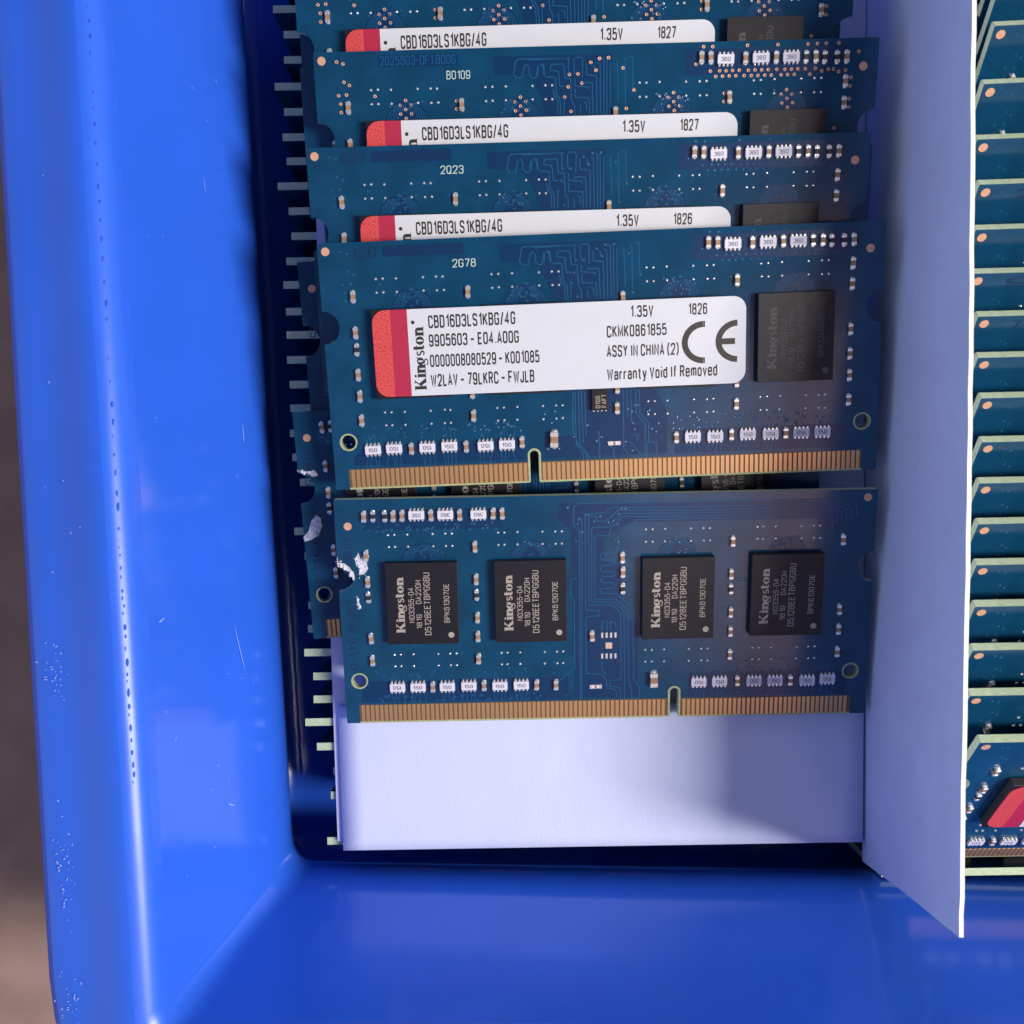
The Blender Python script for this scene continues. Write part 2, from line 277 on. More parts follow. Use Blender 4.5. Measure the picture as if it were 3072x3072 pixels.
# ------------- measured board layouts, millimetres from the top left corner of a board
LA = {'fid':[(0.97,0.98),(65.88,3.14)],'cap':[(3.89,6.35),(17.71,6.33),(3.88,10.64),(3.83,15.72),(3.85,18.36),(3.84,21.34),(17.7,21.28),(17.67,18.44),(9.77,25.1),(16.59,25.11),(23.55,24.82),(46.56,1.74),(47.66,1.78),(51.79,1.95),(55.43,1.94),(60.13,1.99),(63.8,2.07),(63.8,4.8),(63.78,7.21),(50.02,6.25),(36.32,7.73),(63.76,12.57),(63.76,15.5),(63.81,18.12),(63.81,21.14),(50.06,21.12),(50.08,18.37),(35.41,21.06),(35.46,18.52),(42.68,25.0),(49.5,24.91),(56.2,24.96)],'res':[(3.87,12.67),(59.0,1.98),(61.21,2.07),(62.68,2.09)],'big':[(27.53,24.6)],'hcap':[(34.98,25.39)],'p150':[(4.99,25.05),(7.62,24.98),(11.76,25.02),(14.5,24.95),(19.0,25.07),(21.66,25.02),(44.7,24.97),(47.47,25.03),(51.5,24.91),(54.33,24.96),(58.1,24.96),(60.72,24.96)],'p360':[(49.45,2.0),(53.62,1.96),(57.21,1.95)],'dots':[(6.75,4.38),(7.58,4.35),(9.17,4.4),(12.41,4.38),(13.98,4.37),(14.77,4.4),(20.62,4.37),(21.45,4.36),(23.09,4.37),(26.31,4.38),(27.86,4.34),(28.67,4.37),(6.74,5.98),(7.55,5.97),(9.17,5.98),(12.4,5.96),(14.01,5.99),(14.85,5.98),(20.66,5.97),(21.45,5.94),(23.06,5.94),(26.3,5.91),(27.89,5.93),(28.68,5.95),(6.75,20.45),(7.56,20.46),(9.2,20.46),(12.4,20.46),(14.15,20.4),(14.83,20.45),(6.79,22.06),(7.56,22.07),(9.18,22.09),(12.41,22.09),(14.06,22.07),(14.83,22.06),(20.65,20.45),(21.44,20.44),(23.1,20.42),(26.27,20.42),(27.89,20.42),(28.68,20.43),(20.65,22.04),(21.46,22.0),(23.04,22.0),(26.28,22.07),(27.88,22.05),(28.67,22.01),(52.88,4.42),(53.71,4.39),(55.35,4.34),(58.54,4.35),(60.14,4.33),(60.94,4.34),(52.97,5.93),(53.77,5.96),(55.38,5.93),(58.58,5.91),(60.18,5.94),(60.99,5.93),(39.19,4.33),(40.01,4.36),(41.6,4.31),(44.77,4.35),(46.4,4.36),(47.2,4.35),(39.23,5.94),(40.02,5.96),(41.63,5.92),(44.81,5.93),(46.47,5.95),(47.27,5.94),(39.24,20.36),(40.04,20.37),(41.61,20.37),(44.86,20.35),(46.43,20.41),(47.24,20.36),(39.24,21.98),(40.03,21.99),(41.6,21.99),(44.86,21.97),(46.43,21.99),(47.24,21.96),(52.98,20.38),(53.81,20.35),(55.46,20.33),(58.63,20.37),(60.2,20.37),(60.98,20.36),(53.05,22.0),(53.83,21.99),(55.4,21.99),(58.63,21.97),(60.24,21.99),(61.01,22.02)],'holes':[(1.99,24.01),(65.64,23.87)],'chip':[(52.31,7.81),(61.46,7.97),(61.58,18.51),(52.47,18.44)],'smallic':[(33.27,19.88)],'key':[(24.93,26.01),(24.25,29.89),(25.39,29.94)],'fing':[(1.94,27.42),(1.76,29.88),(24.23,27.47),(25.74,27.31),(65.45,27.33),(65.54,29.67)],'silk':[(15.98,3.34),(18.81,3.35),(15.97,2.44)],'emb':[(7.76,1.71),(17.34,1.79),(7.84,0.61)],'text':{'CBD16D3LS1KBG/4G':[(12.86,10.28),(23.31,10.19),(12.89,9.0)],'9905603 – E04.A00G':[(12.81,12.47),(23.64,12.41),(12.84,11.24)],'0000008080529 – K001085':[(12.81,14.91),(26.03,14.86),(12.84,13.67)],'W2LAV – 79LKRC – FWJLB':[(12.78,17.27),(25.34,17.21),(12.81,16.0)],'1.35V':[(37.13,9.97),(39.81,9.97),(37.14,8.81)],'1826':[(44.04,9.94),(46.25,9.95),(44.05,8.82)],'CKMK0861855':[(34.21,12.26),(41.39,12.2),(34.24,11.07)],'ASSY IN CHINA (2)':[(34.17,14.59),(42.83,14.6),(34.19,13.39)],'Warranty Void If Removed':[(34.16,17.39),(47.49,17.3),(34.18,16.18)],'C':[(43.21,13.24),(45.9,10.85),(45.92,15.86)],'E':[(47.26,13.19),(50.03,10.81),(50.09,15.89)],'K':[(12.27,17.71),(12.53,9.86),(10.65,17.75),(11.06,9.45)]},'rings':[(2.77,1.12),(3.53,1.36),(3.53,3.41),(4.16,3.78),(2.77,4.92),(3.73,4.86),(2.99,5.87),(2.99,6.83),(7.2,5.09),(17.09,5.85),(17.08,6.77),(30.78,3.2),(31.82,3.18),(32.29,4.22),(30.63,4.6),(30.18,5.74),(30.94,7.39),(33.37,1.92),(33.99,2.8),(34.4,1.53),(10.89,5.65),(10.19,6.19),(11.52,6.18),(10.86,6.67),(10.22,7.19),(11.56,7.17),(10.87,7.7),(24.83,5.62),(24.15,6.15),(25.46,6.14),(24.83,6.63),(24.21,7.15),(25.53,7.12),(24.87,7.66),(34.43,1.51),(35.49,1.46),(33.36,1.92),(33.97,2.82),(37.23,2.64),(38.55,5.14),(37.64,7.21),(49.42,5.8),(49.41,6.71),(46.81,0.53),(47.89,0.56),(52.01,0.52),(55.63,0.53),(59.19,0.55),(60.28,0.52),(61.34,0.52),(62.83,0.52),(65.23,1.51),(45.94,2.45),(47.68,3.26),(48.79,3.25),(49.56,3.27),(50.34,3.25),(51.13,3.25),(52.22,3.28),(53.01,3.26),(53.81,3.27),(54.58,3.27),(55.6,3.26),(56.57,3.28),(57.35,3.28),(58.12,3.27),(59.01,3.27),(60.19,3.26),(60.97,3.57),(61.73,3.4),(62.36,3.38),(62.97,3.68),(63.79,3.55),(48.33,3.87),(49.15,3.87),(49.95,3.85),(50.73,3.85),(51.73,3.86),(52.59,3.88),(53.38,3.89),(54.2,3.87),(54.97,3.89),(56.15,3.88),(56.93,3.88),(57.72,3.87),(59.57,3.9),(64.51,4.37),(64.45,5.3),(64.42,6.76),(64.42,7.69),(62.78,10.04),(43.32,5.57),(42.67,6.09),(43.97,6.09),(43.36,6.58),(42.78,7.09),(44.08,7.06),(43.45,7.59),(56.89,5.55),(56.26,6.07),(57.55,6.07),(56.96,6.55),(56.39,7.06),(57.68,7.04),(57.07,7.56)],'tr':[[(30.93,1.4),(24.67,1.35),(24.31,1.57),(24.05,3.06),(24.38,3.48),(25.1,3.45),(25.35,2.21),(25.67,1.99),(25.93,2.24),(25.98,3.14),(26.34,3.5),(26.75,3.47),(26.96,2.18),(27.32,1.99),(27.62,2.27),(27.69,3.11),(28.03,3.44)],[(25.77,1.48),(30.52,1.4),(30.68,1.68),(30.67,2.89),(30.75,3.22)],[(26.96,3.29),(27.05,2.14),(27.28,1.98),(27.68,2.0),(27.81,3.21),(28.08,3.44),(28.82,3.42),(29.1,3.54),(29.16,5.37),(29.6,5.94),(29.69,6.73),(29.72,7.9)],[(28.45,2.47),(28.64,2.04),(29.94,2.03),(30.1,2.21),(30.24,3.59),(30.91,3.72),(31.02,6.22),(31.35,6.68),(31.38,7.8)],[(28.45,2.52),(28.56,2.67),(29.46,2.82),(29.62,4.5),(30.27,4.58)],[(31.31,1.49),(31.38,3.03),(31.6,3.26)],[(31.42,1.36),(32.22,1.3),(32.38,1.53),(32.33,3.62)],[(32.82,2.1),(32.85,3.31),(34.04,3.46),(34.06,7.85)],[(33.67,2.13),(33.82,2.79)],[(34.12,1.98),(34.46,2.11),(34.52,7.81)],[(34.7,1.46),(34.92,1.63),(34.92,7.83)],[(35.26,1.32),(35.26,7.84)],[(35.7,1.88),(35.66,7.86)],[(36.5,1.8),(36.65,6.45)],[(37.29,1.51),(37.46,1.73),(37.5,6.82)],[(37.74,1.42),(38.31,1.44),(38.4,5.07)],[(32.26,4.16),(33.51,4.24),(33.61,7.78)],[(31.42,3.69),(31.44,4.52),(33.05,4.69),(33.1,4.97)],[(31.45,4.8),(31.43,5.79),(33.13,5.92),(33.21,7.76)],[(32.09,6.71),(32.12,7.72)],[(32.44,6.39),(32.78,6.46),(32.88,7.3)],[(28.78,4.8),(28.93,5.58),(29.32,5.99),(29.38,7.72)],[(30.12,5.63),(30.07,7.75)],[(30.02,18.84),(29.92,23.8),(30.3,24.33),(30.27,25.55),(31.02,26.27),(31.08,27.32)],[(30.3,18.85),(30.24,24.51),(30.6,25.91),(31.44,26.64),(31.51,27.34)],[(30.7,18.7),(30.7,25.56),(31.7,26.65),(31.69,27.35)],[(31.04,18.71),(31.13,25.23)],[(31.46,18.9),(31.5,24.38)],[(36.21,18.75),(36.15,26.13),(36.68,26.85)],[(36.63,18.76),(36.66,22.35)],[(37.14,18.78),(37.12,22.88)],[(37.73,18.81),(37.78,21.88),(38.87,23.12),(38.78,27.28)],[(38.15,18.83),(38.2,21.81),(39.3,23.05),(39.24,25.38),(39.02,25.72),(39.0,27.29)],[(32.71,23.91),(33.13,23.93),(33.15,27.23)],[(34.9,25.91),(34.96,27.3)],[(36.89,24.42),(37.83,24.46),(37.91,25.33)],[(36.88,25.29),(38.32,26.91),(38.31,27.35)],[(39.45,25.39),(40.22,25.51),(40.21,27.16)]]}
LE = {'fid':[(1.59,3.43),(66.39,1.02)],'cap':[(3.68,2.2),(7.33,2.21),(8.44,2.19),(12.04,2.2),(15.62,2.23),(19.79,2.14),(20.9,2.17),(3.69,7.26),(3.73,10.71),(3.77,18.28),(3.79,21.3),(17.39,6.38),(17.43,10.65),(17.46,15.73),(17.45,18.29),(17.46,21.33),(11.41,25.08),(18.05,25.03),(24.86,25.08),(27.37,25.14),(32.07,18.54),(35.91,8.17),(35.97,10.09),(49.73,6.32),(49.64,10.61),(49.73,15.72),(49.77,18.28),(49.79,21.39),(63.55,6.39),(63.57,15.6),(63.6,18.28),(63.59,21.33),(50.86,25.05),(57.72,25.12)],'res':[(4.8,2.16),(6.26,2.19),(3.7,12.76),(17.43,12.71),(35.98,12.26),(49.68,12.59)],'big':[(40.01,24.58)],'hcap':[(32.52,25.47)],'p150':[(6.84,25.03),(9.5,25.02),(13.29,25.05),(16.09,24.99),(20.11,25.06),(22.88,25.02),(45.87,25.09),(48.55,25.07),(53.02,25.05),(55.74,25.06),(59.9,25.15),(62.51,25.01)],'p360':[(10.23,2.09),(13.83,2.12),(17.94,2.16)],'chips':[[(6.1,8.04),(15.06,8.05),(15.04,18.83),(6.02,18.73)],[(19.74,8.06),(28.8,8.11),(28.76,18.82),(19.81,18.8)],[(38.31,8.04),(47.26,8.05),(47.43,18.8),(38.41,18.75)],[(52.02,7.84),(61.18,7.81),(61.28,18.63),(52.18,18.63)]],'dots':[(6.53,4.65),(7.33,4.64),(8.95,4.63),(12.12,4.61),(13.7,4.6),(14.52,4.62),(6.57,6.2),(7.35,6.19),(8.97,6.2),(12.15,6.2),(13.73,6.21),(14.53,6.21),(20.31,4.6),(21.1,4.62),(22.72,4.59),(25.85,4.61),(27.45,4.62),(28.27,4.61),(20.31,6.21),(21.07,6.19),(22.69,6.18),(25.85,6.2),(27.48,6.21),(28.26,6.2),(6.61,20.58),(7.43,20.57),(9.05,20.56),(12.25,20.58),(13.78,20.56),(14.61,20.56),(6.64,22.17),(7.42,22.16),(9.05,22.17),(12.24,22.17),(13.82,22.15),(14.6,22.17),(20.4,20.59),(21.16,20.58),(22.8,20.59),(25.96,20.59),(27.53,20.6),(28.33,20.57),(20.41,22.18),(21.13,22.17),(22.77,22.18),(25.94,22.18),(27.56,22.19),(28.32,22.16),(38.8,4.57),(39.64,4.58),(41.21,4.55),(44.43,4.55),(46.0,4.54),(46.82,4.56),(38.81,6.18),(39.66,6.19),(41.2,6.18),(44.46,6.18),(46.09,6.17),(46.87,6.17),(52.76,4.52),(53.49,4.49),(55.07,4.51),(58.28,4.53),(59.83,4.49),(60.63,4.51),(52.81,6.09),(53.55,6.1),(55.13,6.09),(58.35,6.09),(59.91,6.1),(60.71,6.12),(38.9,20.58),(39.73,20.6),(41.32,20.57),(44.5,20.56),(46.1,20.57),(46.9,20.57),(38.92,22.2),(39.75,22.21),(41.35,22.2),(44.53,22.2),(46.14,22.18),(46.94,22.2),(52.72,20.57),(53.52,20.59),(55.12,20.6),(58.45,20.6),(59.89,20.59),(60.71,20.56),(52.73,22.16),(53.58,22.18),(55.18,22.19),(58.39,22.19),(59.95,22.2),(60.75,22.17)],'holes':[(1.95,24.12),(65.51,24.03)],'ic':[(34.23,19.9),(33.34,18.4),(35.11,18.44),(33.34,21.23),(35.12,21.27)],'key':[(42.64,26.13),(42.16,29.75),(43.22,29.77)],'fing':[(1.94,27.54),(1.86,29.8),(41.61,27.55),(43.63,27.48),(65.22,27.53),(65.28,29.89)],'scuff':[[(0.03,7.27),(0.18,8.07),(0.82,8.19),(1.55,8.78),(2.05,9.58),(2.12,10.27),(1.89,10.37),(1.51,9.39),(0.78,8.87),(0.1,8.63),(0.03,8.17)],[(2.26,7.66),(2.74,6.84),(2.97,7.79),(3.45,6.9),(4.06,7.25),(3.68,8.37),(3.87,8.94),(3.39,9.65),(2.65,9.78),(2.91,8.96),(2.41,8.57)],[(2.27,12.6),(2.49,13.37),(2.62,14.22),(2.35,14.31),(2.26,13.59)]],'tr':[[(30.5,27.24),(30.48,4.59),(29.76,3.83),(29.85,1.5),(30.33,1.1),(45.05,1.08),(57.95,1.18),(63.88,1.39),(65.04,1.99),(65.21,3.49)],[(30.72,27.24),(30.81,3.02),(30.33,2.76)],[(32.91,15.13),(31.42,15.1),(31.21,14.66),(31.25,2.45),(33.79,2.3),(34.44,1.68),(45.07,1.82),(57.97,1.64),(63.58,1.79),(64.42,2.31),(64.48,3.47)],[(32.91,15.13),(32.96,15.83),(31.26,15.97),(31.32,23.65),(33.33,23.88),(33.91,24.61),(34.0,25.69),(35.18,26.07),(35.27,27.16)],[(31.67,14.41),(31.67,2.7),(32.58,2.72),(32.75,3.39),(33.8,3.41),(35.32,2.03),(45.07,2.24),(57.99,2.06),(63.28,2.17),(63.78,2.54),(63.85,3.62)],[(32.03,13.98),(32.05,4.21),(34.12,4.14),(35.81,2.46),(45.08,2.57),(58.01,2.5),(62.82,2.57),(63.24,2.95),(63.3,3.94)],[(32.41,13.65),(32.42,5.31),(34.28,5.26),(34.44,4.26),(35.89,2.87),(45.09,2.98),(58.03,2.92),(62.36,3.01),(62.7,3.35),(62.75,4.27)],[(37.59,3.33),(35.34,5.53),(35.35,7.05),(34.94,7.55),(33.31,7.6),(33.07,8.02),(33.31,8.44),(34.78,8.47),(34.95,8.99),(34.78,9.15),(33.32,9.21),(33.07,9.54),(33.32,9.97),(34.79,10.01),(34.95,10.44),(34.79,10.6),(33.32,10.66),(33.07,10.99),(33.32,11.43),(34.79,11.46),(34.96,11.89),(34.79,12.23),(33.32,12.2),(33.07,12.54),(33.32,12.89),(35.13,12.93),(37.28,14.88),(37.44,24.68),(38.2,25.78),(38.22,27.41)],[(37.59,3.33),(47.84,3.29),(58.05,3.39),(62.06,3.5),(62.25,5.43)],[(32.41,13.65),(35.05,13.62),(36.62,15.12),(36.77,24.67),(37.2,26.12),(37.21,27.39)],[(32.03,13.98),(34.97,14.05),(36.13,15.29),(36.31,27.37)],[(31.67,14.38),(34.64,14.44),(35.71,15.54),(35.81,24.65),(34.42,24.71),(34.34,25.51),(35.68,25.72),(35.77,27.35)],[(30.12,10.76),(29.39,11.0),(29.29,13.06),(29.78,13.76),(29.81,22.9),(27.62,24.83)],[(33.32,17.85),(33.32,16.62),(33.98,16.55),(33.99,17.86)],[(34.4,17.87),(34.4,16.64),(34.98,16.83),(35.14,17.53)],[(33.32,21.91),(33.36,23.34),(34.0,23.89)],[(47.84,15.1),(48.99,15.12)],[(50.35,11.19),(51.91,11.22)],[(50.37,11.62),(51.92,11.56)],[(50.56,12.57),(51.87,12.42)]]}
# ------------------------------------------------------------------ the setting
mb = MB(); mb.add([(-900, -900, -47.1), (900, -900, -47.1), (900, 900, -47.1), (-900, 900, -47.1)], [(0, 1, 2, 3)], 'table')
g = mb.build('table_surface'); tag(g, kind='structure')

# ------------------------------------------------------------------ blue storage bin
BQ = [Vector((-30.0, -48.0)), Vector((126, -50.3)), Vector((126, 104)), Vector((-39.0, 104))]    # inner corners where the sloping wall meets the deep well
def bin_loop(off, z, r, n=7):
    k = 4; L = []
    for i in range(k):
        a, b = BQ[i], BQ[(i+1) % k]; d = (b-a).normalized(); nrm = Vector((d.y, -d.x)); L.append((a+nrm*off, d, nrm))
    out = []
    for i in range(k):
        p1, d1, n1 = L[i-1]; p2, d2, n2 = L[i]
        t = ((p2.x-p1.x)*d2.y-(p2.y-p1.y)*d2.x)/(d1.x*d2.y-d1.y*d2.x); c = p1+d1*t
        rr = max(.3, r); A0 = c-d1*rr; A1 = c+d2*rr
        for j in range(n+1):
            s_ = j/n; q = A0*(1-s_)**2+c*2*s_*(1-s_)+A1*s_*s_
            out.append((q.x, q.y, z))
    return out
prof = [(4, -45.0, 2), (6.5, -44.6, 3), (7.5, -43.5, 3.5), (7.8, -30, 4), (6.0, -26, 4), (2.0, -22.5, 3.5), (.5, -20, 3.5), (.1, -17.5, 3.2), (.05, -15.5, 3), (.3, -13.4, 3), (.8, -11.4, 3), (1.6, -8.9, 3), (4.6, -1, 2.5), (7.7, 8.2, 3.4), (8.1, 9.6, 3.2)]  # undercut below the slope is invented to keep the gap dark
for a in range(0, 100, 9): prof.append((11.3-3.0*math.cos(rad(15+a*.75)), 9.95+3.0*math.sin(rad(15+a*.75)), 3))
prof += [(12.6, 12.65, 4), (14.4, 11.8, 6), (16.4, 10.9, 10), (18.4, 10.5, 14), (20.2, 10.3, 16), (21.4, 9.6, 17.5), (22.0, 7.8, 17.9), (22.1, 4.5, 18), (21.1, 4.5, 17.1), (21.0, 7.6, 17), (20.0, 8.6, 16), (12.4, 10.0, 10), (10.4, 7, 9), (9.8, -12, 7), (9.4, -16, 6), (9.0, -47, 5)]
mb = MB(); loops = [bin_loop(*p) for p in prof]; N = len(loops[0])
vs = [p for L in loops for p in L]; fs = []
for j in range(len(loops)-1):
    for i in range(N): q = (i+1) % N; fs.append((j*N+q, j*N+i, (j+1)*N+i, (j+1)*N+q))
mb.add(vs, [f for k, f in enumerate(fs) if 14 <= k//N <= 24], 'bincrest'); fs = [f for k, f in enumerate(fs) if not 14 <= k//N <= 24]; fs.append(tuple(range(N))); fs.append(tuple(range((len(loops)-1)*N, len(loops)*N))[::-1]); mb.add(vs, fs, 'bin')
binr = empty('storage_bin', (0, 0, -47)); tag(binr, 'glossy blue plastic storage bin with wide rolled rim holding all the memory modules', 'storage bin')
def wall_pt(y, off):
    a, b = BQ[3], BQ[0]; d = (b-a).normalized(); nrm = Vector((d.y, -d.x)); t = (y-a.y)/d.y; q = a+d*t+nrm*off; return q
y = 58.0
while y > -30:
    q = wall_pt(y, 9.75); r_ = rnd.uniform(.10, .22)
    mb.dome(q.x+rnd.uniform(-.12, .12), y, 12.46, r_, .10, 'pit', n=9, sy=rnd.uniform(1.5, 2.6)); y -= rnd.uniform(1.4, 2.6) if y > 0 else rnd.uniform(.7, 1.5)
def fleck(px, py, zz, n, sx, sy, sc=1.0):
    for _ in range(n):
        x = (px+rnd.gauss(0, sx)-1536)/3072*(123-zz); yy = (1536-py-rnd.gauss(0, sy))/3072*(123-zz)
        a = rnd.uniform(0, 6.3); l = rnd.uniform(.05, .22)*sc; w = rnd.uniform(.03, .07)*sc
        e = Vector((math.cos(a), math.sin(a))); u = Vector((-e.y, e.x))
        pts = [Vector((x, yy))+e*l, Vector((x, yy))+u*w, Vector((x, yy))-e*l*.8, Vector((x, yy))-u*w]
        mb.poly([(p.x, p.y) for p in pts], zz-.05, zz, 'flake')
for a in ((165, 2010, 10.7, 34, 24, 60), (195, 2600, 10.7, 44, 20, 75), (270, 1570, 12.0, 22, 25, 35), (210, 3000, 10.7, 26, 20, 40), (180, 1000, 11.3, 12, 45, 600)): fleck(*a)
def on_wall(y, off):
    q = wall_pt(y, off); z = -12+(off-.3)*20.2/7.4 if off < 7.7 else 9; return Vector((q.x, q.y, z))
def scratch(y, off, l, dy, do, w):
    P = [on_wall(y+dy*l*t/5+.05*math.sin(t*2.1), off+do*l*t/5) for t in range(6)]; nn = Vector((.93, .03, .37)).normalized(); vs_ = []
    for i, p in enumerate(P):
        d = (P[min(5, i+1)]-P[max(0, i-1)]).normalized(); s_ = nn.cross(d)*w*math.sin((i+.4)/5.8*math.pi); vs_ += [p+nn*.03+s_, p+nn*.03-s_]
    mb.add([tuple(v) for v in vs_], [(2*i, 2*i+1, 2*i+3, 2*i+2) for i in range(5)], 'flake')
scratch(-20, 2.2, 6, 1, .1, .05); scratch(9, 1.3, 2.4, 1, 0, .06); scratch(-36, 3.5, .8, .8, .6, .06); scratch(-12, 7.6, .6, .7, -.6, .07); scratch(40, 3, 2, 1, .05, .03)
for _ in range(22): scratch(rnd.uniform(-42, 60), rnd.uniform(.8, 7.5), rnd.uniform(.15, .5), rnd.uniform(-1, 1), rnd.uniform(-.6, .6), rnd.uniform(.02, .045))
nfl = 2*len(loops)*N
bo = mb.build('bin_body', binr, Matrix.Translation((0, 0, 47)))
for p in bo.data.polygons: p.use_smooth = len(p.vertices) == 4 and p.vertices[0] < nfl
bo.data.validate(); 

# ------------------------------------------------------------------ card sheets and divider
def slab(name, pts, z0, z1, mk, label, cat, zf=None):
    m = MB(); m.poly(pts, z0, z1, mk, 'cardedge' if mk == 'card' else mk); m.add([(a, b, z0) for a, b in pts], [tuple(range(len(pts)))[::-1]], mk)
    return tag(m.build(name), label, cat)
def at(px, py, z): return ((px-1536)/3072*(123-z), (1536-py)/3072*(123-z))
slab('liner_sheet', [at(1013, 2524, -13.7), at(2560, 2505, -13.7), (46.9, -42.6), (47.0, 0), (47.35, 96), at(905, -600, -13.7)], -14.2, -13.75, 'sheet', 'thin lavender card sheet lying under the left memory modules with its edge showing', 'card sheet')
m = MB(); nx, ny = 24, 12
c00, c10, c01, c11 = [Vector(at(*p, -13.0)) for p in ((1030, 2552), (2587, 2526), (1014, 2120), (2592, 2100))]
vs = []
for j in range(ny+1):
    for i in range(nx+1):
        u, v = i/nx, j/ny; q = (c00*(1-u)+c10*u)*(1-v)+(c01*(1-u)+c11*u)*v
        vs.append((q.x, q.y, -13.05+.12*math.sin(u*3.0)*math.sin(v*2.2)+.15*max(0, u-.55)*(1-v)))
n0 = len(vs); vs += [(a, b, c-.45) for a, b, c in vs]; fs = []
for j in range(ny):
    for i in range(nx): a = j*(nx+1)+i; fs.append((a, a+1, a+nx+2, a+nx+1)); fs.append((n0+a+nx+1, n0+a+nx+2, n0+a+1, n0+a))
rim = [i for i in range(nx+1)]+[j*(nx+1)+nx for j in range(1, ny+1)]+[ny*(nx+1)+i for i in range(nx-1, -1, -1)]+[j*(nx+1) for j in range(ny-1, 0, -1)]
for i in range(len(rim)): a, b = rim[i], rim[(i+1) % len(rim)]; fs.append((a, n0+a, n0+b, b))
m.add(vs, fs, 'sheet'); o = m.build('cover_sheet'); tag(o, 'white grained card sheet lying flat below the lowest memory module', 'card sheet')
for p in o.data.polygons: p.use_smooth = abs(p.normal.z) > .5
# upright divider: thin curved card wall
m = MB(); ys = [-46.9+i*(148/40) for i in range(41)]; vs = []
def divx(y, t): return (47.05+(y+46)*.003)*(1-t)+(45.95+(y+43)*.0135+.10*math.sin(y*.06+1))*t
th = .46; nz = 10
for i, yb in enumerate(ys):
    for j in range(nz+1):
        t = j/nz; y = yb+(3.3*t if i == 0 else (2.0*t if i == 1 else 0)); z = -14.6+t*(32.6+.07*math.sin(yb*.9)+.06*math.sin(yb*.37+2))
        vs.append((divx(y, t)+.22*math.sin(y*.13+t*2.4)*t*(1-t)*4+.035*math.sin(y*.41+t*5)*t, y, z))
n0 = len(vs); vs += [(a+th, b, c) for a, b, c in vs]; Q = nz+1; f1 = []; f2 = []
for i in range(40):
    for j in range(nz): a = i*Q+j; f1.append((a, a+1, a+Q+1, a+Q)); f1.append((n0+a+Q, n0+a+Q+1, n0+a+1, n0+a))
for i in range(40): a = i*Q+nz; f2.append((a, n0+a, n0+a+Q, a+Q)); a = i*Q; f2.append((a+Q, n0+a+Q, n0+a, a))
for j in range(nz): f2.append((j, n0+j, n0+j+1, j+1)); a = 40*Q+j; f2.append((a+1, n0+a+1, n0+a, a))
m.add(vs, f1, 'card'); m.add(vs, f2, 'cardedge'); o = m.build('card_divider'); tag(o, 'tall white card divider standing on edge between the two columns of memory modules', 'card divider')
for p in o.data.polygons: p.use_smooth = p.material_index == 0

ORD = ['first', 'second', 'third', 'fourth', 'fifth', 'sixth', 'seventh', 'eighth', 'ninth', 'tenth', 'eleventh', 'twelfth', 'thirteenth', 'fourteenth', 'fifteenth', 'sixteenth', 'seventeenth', 'eighteenth', 'nineteenth', 'twentieth']
for i in range(1, 10): ORD.append('twenty-'+ORD[i-1])
ORD.append('thirtieth')
for i in range(1, 8): ORD.append('thirty-'+ORD[i-1])
# ------------------------------------------------------------------ components
MESH = {}
def comp(kind):
    if kind in MESH: return MESH[kind]
    m = MB()
    if kind in ('cap', 'res', 'big'):
        L, w, h = {'cap': (.66, .27, .42), 'res': (.66, .27, .3), 'big': (.98, .46, .75)}[kind]
        k = 'black' if kind == 'res' else 'tan'
        m.box(-w, -L*.52, .02, w, L*.52, h, k, .03)
        for s_ in (-1, 1):
            a, b = sorted((s_*L*.36, s_*L*.98)); m.box(-w-.03, a, 0, w+.03, b, h+.03, 'solder', .06)
            m.dome(0, s_*L*.96, 0, w*1.0, h*.6, 'solder', n=10, sy=.75)
    elif kind == 'hcap':
        m.box(-.45, -.24, .02, .45, .24, .25, 'lavender', .03)
        for s_ in (-1, 1): a, b = sorted((s_*.4, s_*.8)); m.box(a, -.28, 0, b, .28, .28, 'solder', .06)
        m.box(-.14, -.2, .25, .14, .2, .262, 'tan')
    elif kind in ('150', '360'):
        m.box(-.98, -.52, .04, .98, .52, .38, 'lavender', .03)
        for i in range(4):
            x = -.74+i*.493
            for s_ in (-1, 1):
                a, b = sorted((s_*.46, s_*.76)); m.box(x-.14, a, 0, x+.14, b, .40, 'solder', .05)
                m.dome(x, s_*.74, 0, .16, .30, 'solder', n=8)
        m.text(kind, (-.58, -.22), (1, 0), 1.12, .42, .386, 'ink', .15)
    MESH[kind] = m.mesh({'cap': 'capacitor', 'big': 'capacitor', 'hcap': 'capacitor', 'res': 'resistor'}.get(kind, 'resistor_array')); return MESH[kind]
CN = {'cap': 'capacitor', 'big': 'tantalum_capacitor', 'hcap': 'capacitor', 'res': 'resistor', '150': 'resistor_array', '360': 'resistor_array'}
def place(kind, u, v, root, flip=False, rz=0):
    return put(comp(kind), CN[kind], root, Matrix.Translation((u, -v, 0.0)) @ Matrix.Rotation(rad(rz)+(math.pi if flip else 0), 4, 'Z'))
def arc(cx, cy, r, a0, a1, n=14): return [(cx+r*math.cos(rad(a0+(a1-a0)*i/n)), cy+r*math.sin(rad(a0+(a1-a0)*i/n))) for i in range(n+1)]
